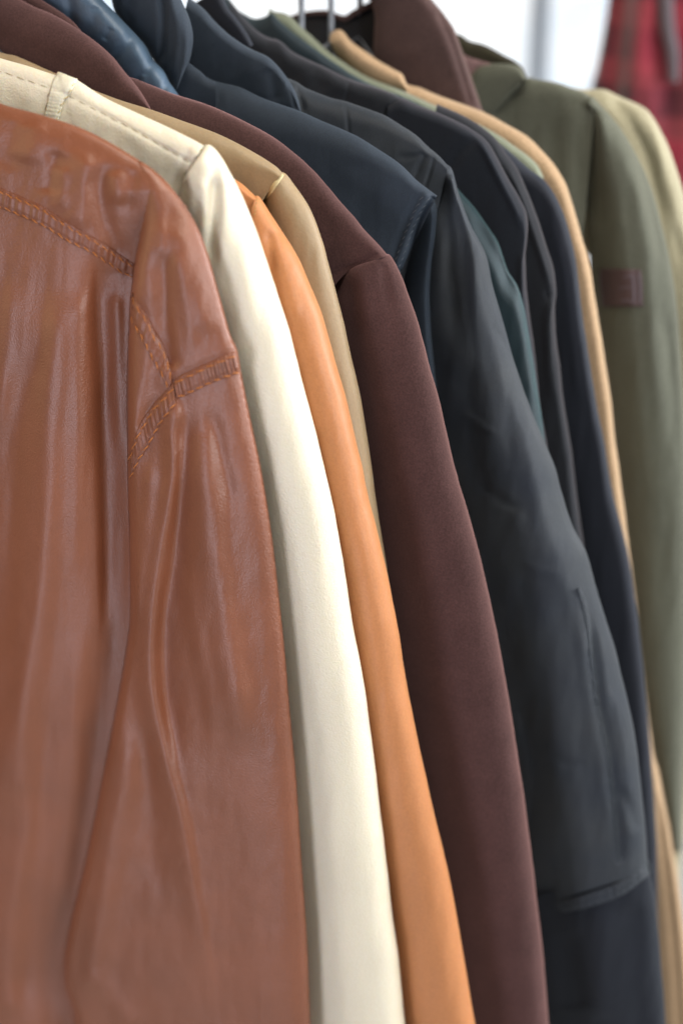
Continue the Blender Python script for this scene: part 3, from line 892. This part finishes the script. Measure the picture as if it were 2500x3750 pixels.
loft("cuff", "2369,3165 2380,3222 2394,3292 2411,3417 2423,3582 2435,3750 2455,4050", "1890,3300 1895,3350 1905,3420 1925,3550 1945,3700 1960,3850 1990,4050", d, 0.0265, M['slate_dark'], J8, c=.43, pw=1.9, nt=90, ns=50, base=0.0, fl=[("2200,3300 2190,3500 2210,3750", 3, 50, 50, .2, .1), ("2330,3300 2320,3500 2350,3800", -3, 40, 30, .1, .1), ("2080,3400 2110,3700", -3, 50, 50, .2, .1)], noise=(60, 200, 2.2), seed=20)
cb8, HCB8 = band("cuff_seam", "1895,3310 1980,3300 2079,3290 2178,3262 2270,3226 2328,3186 2373,3150", "1900,3350 1985,3346 2084,3338 2186,3312 2280,3276 2338,3234 2384,3196", d, HS8, M['slate'], J8, lift=0.0010, pucker=0.00035, n=120, freq=16, seed=6)
# scalloped pleat lip
band("pleat_facing", "2108,2160 2128,2215 2146,2300 2156,2400 2166,2480 2182,2600 2206,2712 2222,2812 2236,2920 2248,3040 2256,3150", "2124,2150 2146,2206 2163,2296 2172,2392 2181,2470 2197,2590 2221,2702 2237,2802 2249,2919 2262,3040 2270,3150", d, HS8, M['slate'], J8, lift=0.0012, pucker=0.0007, n=160, m=10, freq=18, seed=9)
stitches(["1900,3316 1985,3312 2081,3302 2180,3274 2273,3238 2330,3198 2373,3164", "1900,3342 1986,3338 2083,3328 2184,3302 2278,3266 2336,3224 2380,3186"], d, HCB8, M['thread_g'], cb8, pitch=26, rad=0.0003)
loft("collar", "690,-10 745,30 800,90 861,142 917,178 979,208 1019,244 1055,290 1075,322 1091,362 1102,405", "620,260 680,300 740,330 800,360 850,380 900,400 950,420 990,430 1020,440 1050,450 1075,460", d, 0.020, M['navy'], J8, c=.16, floor=.4, nt=140, ns=40, base=0.010, back=0.010, fl=[("985,240 1000,300 1010,380", -2, 25, 25, .2, .2), ("1050,300 1070,350 1082,400", -1.2, 8, 8, .1, .1)], noise=(90, 90, 1.8), seed=21)

# ================================================================== 9 dark teal jacket
d = D['j9']
J9 = thing("cotton_jacket", "narrow dark teal jacket edge showing between the slate sleeve and the black coats", "jacket", (1850, 1100), d, RACK)
loft("sleeve", "1560,560 1640,650 1700,718 1733,754 1772,812 1816,878 1838,937 1858,990 1894,1047 1916,1119 1932,1208 1949,1302 1965,1412 1982,1523 1994,1620 2010,1750 2050,2100 2100,2600 2150,3200 2200,4000", "1450,900 1550,1000 1600,1050 1630,1100 1660,1150 1680,1200 1700,1300 1720,1400 1750,1500 1780,1650 1800,1800 1850,2200 1900,2700 1950,3300 1980,4000", d, 0.020, M['teal'], J9, c=[.2, .25, .3, .25, .25, .3], pw=2, nt=240, ns=46, base=0.0,
     fl=[("1725,790 1790,890 1850,1010 1890,1110", -4, 24, 18, .2, .2), ("1870,1060 1910,1200 1935,1350 1955,1500", 2.5, 20, 16, .2, .2)], noise=(60, 200, 1.4), seed=22)
loft("collar", "800,-40 835,30 851,51 897,112 927,165", "700,20 760,80 800,110 840,150 880,190", d, 0.012, M['ink'], J9, c=.3, floor=.5, nt=50, ns=24, base=0.004)

# ================================================================== 10 black coat
d = D['j10']
J10 = thing("wool_coat", "blue-black wool coat with a seamed shoulder yoke, right behind the slate jacket", "coat", (1800, 700), d, RACK)
loft("sleeve", "1420,372 1463,358 1529,384 1609,414 1696,454 1741,482 1772,505 1803,547 1857,650 1902,726 1924,770 1933,824 1930,880 1924,935 1926,1000 1930,1069 1944,1200 1958,1300 1980,1500 2010,1700 2060,2100 2120,2700 2180,3300 2230,4000", "1380,900 1450,900 1520,900 1580,900 1640,920 1680,950 1710,1000 1730,1050 1745,1100 1760,1200 1770,1300 1780,1450 1800,1600 1830,1800 1880,2200 1940,2800 2000,3400 2040,4000", d, 0.020, M['black'], J10, c=[.08, .1, .2, .26, .3, .3], pw=2, floor=.3, nt=280, ns=46,
     fl=[("1745,490 1790,580 1845,690 1890,780 1905,850", 2.4, 14, 10, .1, .2), ("1912,900 1912,1050 1930,1220", 2.2, 16, 12, .2, .2), ("1740,500 1680,560 1610,650", -2, 20, 20, .1, .2)], noise=(80, 200, 1.6), seed=23)
loft("body", "840,0 917,92 973,133 1024,149 1070,189 1131,220 1198,250 1259,280 1305,298 1412,332 1463,358", "820,700 900,720 980,750 1050,780 1120,800 1200,820 1260,840 1320,850 1400,860 1460,860", d, 0.018, M['black2'], J10, c=.10, floor=.65, nt=140, ns=36,
     fl=[("1280,300 1268,350 1258,390", -1.4, 8, 8, 0, .1), ("1455,365 1430,390 1405,420", -2.0, 10, 10, 0, .1), ("1150,240 1170,300 1190,340", -1.5, 30, 30, .1, .2)], noise=(80, 80, 2.0), seed=24)

# ================================================================== 11 charcoal coat
d = D['j11']
J11 = thing("wool_coat", "charcoal wool coat with a creased shoulder, between the blue-black and ink coats", "coat", (2000, 1000), d, RACK)
loft("sleeve", "1600,380 1700,425 1770,470 1815,510 1857,570 1890,615 1924,690 1968,801 2004,913 2026,980 2035,1069 2030,1130 2036,1250 2048,1330 2059,1440 2076,1551 2093,1661 2109,1800 2150,2100 2200,2600 2250,3200 2290,4000", "1500,900 1600,950 1680,1000 1740,1050 1780,1100 1810,1150 1830,1200 1850,1260 1870,1320 1880,1400 1890,1500 1910,1600 1930,1750 1950,1900 1990,2300 2040,2900 2090,3400 2120,4000", d, 0.018, M['black2'], J11, c=[.1, .15, .24, .28, .3], pw=2, floor=.2, nt=260, ns=44,
     fl=[("1850,600 1910,730 1960,880 2000,1000 2010,1080", 2.2, 14, 10, .1, .2), ("2020,1090 2010,1160 2010,1300 2030,1500", 2.5, 20, 14, .1, .3), ("1990,1080 2030,1070", -2.5, 10, 10, .2, 0)], noise=(60, 200, 1.8), seed=25)

# ================================================================== 12 ink coat
d = D['j12']
J12 = thing("cotton_coat", "ink blue cotton coat with a long straight dark sleeve against the camel coat", "coat", (2150, 1500), d, RACK)
loft("sleeve", "1650,420 1780,490 1870,560 1938,620 1983,652 2015,690 2040,735 2067,801 2098,913 2120,1053 2137,1191 2159,1330 2187,1496 2214,1634 2240,1800 2295,2007 2328,2215 2353,2463 2373,2670 2390,2878 2402,3085 2405,3250 2410,3600 2415,4000", "1600,900 1700,950 1780,1000 1850,1050 1890,1100 1930,1180 1950,1250 1970,1330 1985,1400 2000,1500 2020,1600 2050,1750 2080,1900 2110,2100 2140,2300 2160,2550 2180,2800 2200,3100 2210,3400 2220,4000", d, 0.017, M['ink'], J12, c=[.1, .15, .24, .28, .3], pw=2, floor=.2, nt=260, ns=44, fl=[("2010,760 2060,950 2090,1200 2120,1500", 1.5, 20, 20, .2, .2)], noise=(60, 300, 1.6), seed=26)
loft("body", "820,-30 866,31 900,55 928,68 955,66 975,58 994,46 1020,72 1040,90 1086,128 1157,180 1198,210 1285,268 1361,310 1463,350 1600,410 1700,450", "800,500 850,520 900,540 930,550 960,560 1000,570 1050,580 1100,590 1150,600 1200,610 1300,640 1400,680 1500,720 1600,760 1700,800", d, 0.012, M['dteal'], J12, c=.12, floor=.6, nt=140, ns=34, noise=(80, 80, 1.4), seed=27)

# ================================================================== 13 sage coat
d = D['j13']
J13 = thing("cotton_coat", "pale sage green coat, a thin strip of shoulder under the camel coat", "coat", (1600, 400), d, RACK)
loft("body", "985,30 1005,42 1040,48 1066,62 1096,92 1157,146 1208,192 1260,228 1310,262 1361,290 1463,328 1600,390 1690,428 1768,462 1830,498 1872,528 1930,570 1965,605 1988,650", "960,200 1000,240 1050,280 1100,320 1160,360 1220,400 1300,440 1400,480 1500,540 1600,600 1700,660 1780,700 1840,740 1880,770 1910,790 1930,800", d, 0.013, M['sage'], J13, c=.2, floor=.6, nt=180, ns=34, noise=(80, 80, 1.0), seed=28)

# ================================================================== 14 camel coat
d = D['j14']
J14 = thing("wool_coat", "light camel wool coat, a thin bright line beside the dark coats", "coat", (1900, 500), d, RACK)
loft("body", "1336,240 1440,290 1504,313 1537,320 1609,350 1696,383 1776,414 1856,456 1927,496 1983,550 2031,606 2071,677 2095,749 2125,850 2159,970 2176,1081 2198,1219 2214,1330 2231,1440 2247,1578 2264,1717 2278,1830 2300,2000 2330,2240 2352,2460 2374,2640 2391,2761 2411,2835 2430,2942 2450,3040 2466,3128 2482,3215 2498,3335 2520,3550 2560,4050",
     "1300,800 1400,820 1450,830 1500,850 1560,870 1640,900 1700,950 1760,1000 1800,1060 1850,1120 1880,1180 1910,1250 1930,1320 1950,1420 1970,1500 2000,1600 2020,1700 2050,1850 2080,2000 2110,2150 2140,2300 2170,2500 2200,2700 2220,2900 2240,3100 2260,3400 2300,4050", d, 0.019, M['camel'], J14, c=[.08, .1, .13, .16, .18, .2, .22, .25], pw=2.2, floor=.4, nt=340, ns=50,
     fl=[("2400,2900 2440,3200 2470,3500 2490,3800", -4, 16, 16, .1, 0)], noise=(60, 400, 1.2), seed=29)
loft("collar", "1205,150 1212,122 1236,108 1258,116 1285,150 1336,188 1387,223 1438,253 1468,270 1482,298 1490,320", "1215,160 1220,180 1250,220 1290,260 1330,290 1370,310 1410,325 1440,330 1460,332 1475,335 1485,335", d, 0.016, M['camel'], J14, c=.45, floor=.2, nt=120, ns=34, base=0.010, back=0.008, noise=(70, 70, 1.0), seed=30)

# ================================================================== 15 chocolate coat
d = D['j15']
J15 = thing("wool_coat", "chocolate wool coat with a big pointed turned-up collar and black lining, far down the rail", "coat", (1500, 250), d, RACK)
loft("collar", "1340,-180 1420,-100 1500,-70 1556,-28 1600,20 1632,60 1662,105 1684,165 1706,230 1735,310 1765,400 1790,470", "1240,-100 1290,-50 1345,-10 1365,30 1372,70 1370,110 1368,150 1366,190 1380,240 1420,300 1480,380 1560,450", d, 0.022, M['choc'], J15, c=.22, floor=.35, nt=150, ns=44, base=0.010, back=0.010, fl=[("1610,60 1650,150 1690,270 1730,400", -2.5, 14, 12, 0, .1)], noise=(100, 100, 1.6), seed=31)
loft("collar_back", "1060,62 1085,52 1131,42 1188,38 1220,46 1260,58 1290,40 1340,14 1377,-4 1420,-40", "1080,150 1100,200 1150,240 1200,260 1250,270 1300,270 1340,260 1370,250 1390,240 1410,230", d, 0.010, M['lining'], J15, c=.25, floor=.6, nt=90, ns=30, base=-0.006)
loft("collar_rim", "1060,60 1085,50 1131,40 1188,36 1220,44 1260,56 1290,38 1340,12 1377,-6 1420,-42", "1066,74 1090,66 1131,58 1186,55 1218,64 1260,78 1296,60 1346,34 1384,16 1426,-22", d, 0.004, M['choc'], J15, c=.4, floor=.6, nt=90, ns=12, base=0.006)
loft("body", "1400,300 1500,330 1600,380 1700,430 1790,480 1850,540", "1400,1200 1500,1200 1600,1200 1700,1150 1800,1100", d, 0.012, M['choc'], J15, c=.2, floor=.7, nt=80, ns=24, base=-0.002)

# ================================================================== 16 olive jacket
d = D['j16']
J16 = thing("field_jacket", "olive green jacket with a small square leather patch on its sleeve", "jacket", (2250, 900), d, RACK)
loft("body", "1640,360 1760,330 1860,296 1925,284 1960,290 2032,302 2100,325 2130,335 2160,352 2178,366", "1640,1400 1740,1400 1840,1400 1940,1400 2020,1350 2080,1250 2110,1100 2130,900 2140,800", d, 0.017, M['olive'], J16, c=.08, floor=.8, nt=160, ns=44, fl=[("1925,288 1880,340 1830,390 1800,420", -3, 14, 18, 0, .1), ("2100,360 2080,600 2070,900", 2, 40, 30, .1, .2), ("2040,420 2020,700 2000,1000", -1.5, 50, 50, .2, .2)], noise=(90, 260, 3.2), seed=33)
O16 = "2168,352 2190,372 2246,440 2310,535 2366,650 2414,792 2450,950 2480,1150 2500,1400 2515,1700 2522,2000 2520,2300 2512,2600 2505,2850 2497,3114"
I16 = "2130,420 2135,600 2150,800 2160,1000 2170,1250 2190,1500 2210,1700 2235,1900 2255,2100 2275,2300 2300,2500 2340,2700 2380,2900 2465,3128"
s16, H16 = loft("sleeve", O16, I16, d, 0.030, M['olive'], J16, fall=1.6, c=[.35, .5, .5, .5, .5, .5, .45], pw=1.8, nt=280, ns=60, base=0.001, Tt=[.7, 1, 1, 1, 1, 1, .95],
                fl=[("2172,390 2176,520 2182,680 2186,860", -5.5, 26, 18, .05, .25), ("2200,400 2205,560 2210,740", 3, 22, 30, .1, .4), ("2260,470 2310,620 2350,780 2375,1000 2395,1300 2412,1700", 4.5, 34, 40, .15, .3), ("2330,560 2380,760 2430,1000", -3.5, 22, 22, .2, .3), ("2420,1100 2460,1400 2480,1700", -3, 24, 24, .2, .3), ("2380,2770 2430,2775 2510,2770", -1.5, 8, 8, 0, 0), ("2390,2990 2440,2992 2510,2985", -1.5, 8, 8, 0, 0)], noise=(80, 300, 3.2), seed=34, want_host=True)
pt, HP = band("sleeve_patch", "2192,984 2190,1030 2196,1080 2200,1122", "2345,988 2350,1030 2352,1080 2353,1122", d, H16, M['patch'], J16, lift=0.0020, pucker=0.0, n=30, m=24, freq=1)
# raised motif pressed into the patch
for A_, B_ in (("2308,1004 2312,1050 2313,1110", "2318,1004 2322,1050 2323,1110"), ("2332,1004 2336,1050 2337,1110", "2340,1004 2344,1050 2345,1110"), ("2280,1012 2290,1008 2308,1006", "2282,1022 2292,1018 2308,1016"), ("2262,1052 2285,1050 2308,1048", "2262,1060 2285,1058 2308,1056"), ("2270,1098 2290,1096 2313,1100", "2271,1108 2290,1106 2313,1110")):
    band("embossing", A_, B_, d, HP, M['emboss'], pt, lift=0.0008, pucker=0, n=16, m=8, freq=1)
loft("collar", "1660,420 1700,330 1740,255 1790,235 1838,232 1880,238 1908,252 1924,284", "1750,520 1760,480 1770,440 1785,430 1800,420 1830,390 1870,340 1905,306", d, 0.013, M['olive'], J16, c=.4, floor=.5, nt=80, ns=30, base=0.012)
loft("hood_back", "1640,110 1668,122 1690,130 1722,150 1770,162 1812,182 1850,204 1885,222 1912,248 1926,282", "1660,300 1690,300 1715,290 1740,270 1770,262 1800,258 1830,255 1860,255 1890,260 1908,285", d, 0.012, M['olive_dark'], J16, c=.4, floor=.6, nt=80, ns=26, base=0.000)
loft("check_lining", "1690,190 1720,205 1750,215 1790,228 1830,235", "1720,330 1740,320 1755,310 1775,300 1800,290", d, 0.004, M['rose'], J16, c=.4, floor=.6, nt=40, ns=14, base=0.010)

# ================================================================== 17 khaki jacket
d = D['j17']
J17 = thing("cotton_jacket", "pale khaki jacket with a rounded shoulder, last on the rail behind the olive one", "jacket", (2400, 600), d, RACK)
loft("sleeve", "1900,310 2050,315 2127,326 2206,326 2240,340 2278,358 2320,376 2350,390 2375,410 2400,446 2434,510 2463,590 2493,677 2520,770 2550,900 2580,1100 2600,1400 2600,2000 2570,2600 2520,3000 2494,3150 2486,3300 2490,3500 2500,4000", "1900,900 2000,900 2080,900 2130,920 2180,950 2210,980 2240,1050 2260,1120 2280,1200 2300,1300 2320,1450 2340,1700 2360,2100 2380,2600 2400,3200 2420,4000", d, 0.024, M['khaki'], J17, c=[.1, .2, .3, .35, .35], pw=2, floor=.2, nt=240, ns=50,
     fl=[("2230,350 2300,440 2360,560 2400,700 2430,850", -5, 26, 26, .1, .2), ("2380,430 2420,560 2455,720 2480,900", 3, 20, 20, .1, .2), ("2430,560 2460,760 2500,1000", -3, 20, 20, .2, .2)], noise=(60, 200, 2.0), seed=36)

# ================================================================== hangers and rail
def tube(name, path, r, mat, parent, seg=10):
    P = np.asarray(path, float)
    V, F = [], []
    n = len(P)
    prev = None
    for i in range(n):
        t = P[min(i + 1, n - 1)] - P[max(i - 1, 0)]
        t /= np.linalg.norm(t)
        e1 = np.cross(t, (0.13, 0.97, 0.2)) if prev is None else prev - t * (prev @ t)
        e1 /= np.linalg.norm(e1)
        prev = e1
        e2 = np.cross(t, e1)
        for a in range(seg):
            an = 2 * math.pi * a / seg
            V.append(P[i] + r * (math.cos(an) * e1 + math.sin(an) * e2))
    for i in range(n - 1):
        for a in range(seg):
            F.append((i * seg + a, i * seg + (a + 1) % seg, (i + 1) * seg + (a + 1) % seg, (i + 1) * seg + a))
    return link_mesh(name, np.array(V), np.array(F), mat, parent)


G = np.array([math.cos(TURN), math.sin(TURN), 0])
hang_px = ((1104, 70, 'j13', "pale hanger hook rising behind the sage green collar"), (1212, 90, 'j14', "pale hanger hook rising above the camel coat collar"), (1318, 60, 'j15', "pale hanger hook inside the chocolate coat's black lining"))
rail_z = None
for px, py, k, lab in hang_px:
    c0 = place([[px, py]], D[k])[0]
    hg = thing("coat_hanger", lab, "hanger", (px, py), D[k], "pale hangers on the rail")
    zt = CAM[2] + 0.045
    if rail_z is None:
        rail_z = zt
    R_ = 0.020
    path = [c0 - zz * 0.02, c0 + zz * (rail_z - R_ - c0[2]) * 0.5]
    for a in np.linspace(-90, 200, 22):
        ar = math.radians(a)
        path.append(np.array([c0[0], c0[1], rail_z]) + G * R_ * math.cos(ar) + zz * R_ * math.sin(ar))
    tube("hook", path, 0.0030, M['plastic'], hg)
    arm = [c0 - G * 0.14 - zz * 0.12, c0 - G * 0.07 - zz * 0.07, c0 - zz * 0.018, c0 + G * 0.04 - zz * 0.07, c0 + G * 0.08 - zz * 0.12]
    tube("shoulder_bar", arm, 0.004, M['plastic'], hg)

# ================================================================== 18 red plaid shirt on the next rack
d = 1.15
J18 = thing("plaid_jacket", "red and black plaid jacket hanging apart in front of the bright window", "jacket", (2400, 300), d)
loft("body", "2250,-500 2240,-200 2226,0 2203,143 2180,258 2160,340 2150,600 2150,1100 2160,1800", "2900,-500 2900,-200 2900,0 2900,200 2900,300 2900,400 2900,700 2900,1100 2900,1800", d, 0.06, M['plaid'], J18, c=.35, floor=.8, nt=160, ns=60, back=0.05,
     fl=[("2290,-100 2270,100 2250,330 2250,600", -22, 50, 30, 0, 0), ("2370,-100 2350,200 2340,500", 14, 50, 50, 0, 0), ("2430,100 2440,400 2460,700", -8, 30, 30, .1, .1)], noise=(60, 200, 14), seed=40)
zp = loft("zip_strip", "2400,-200 2404,0 2412,100 2432,200 2442,300", "2462,-200 2464,0 2470,100 2486,200 2484,300", d, 0.012, M['emboss'], J18, c=.4, floor=.4, nt=60, ns=16, base=0.075)
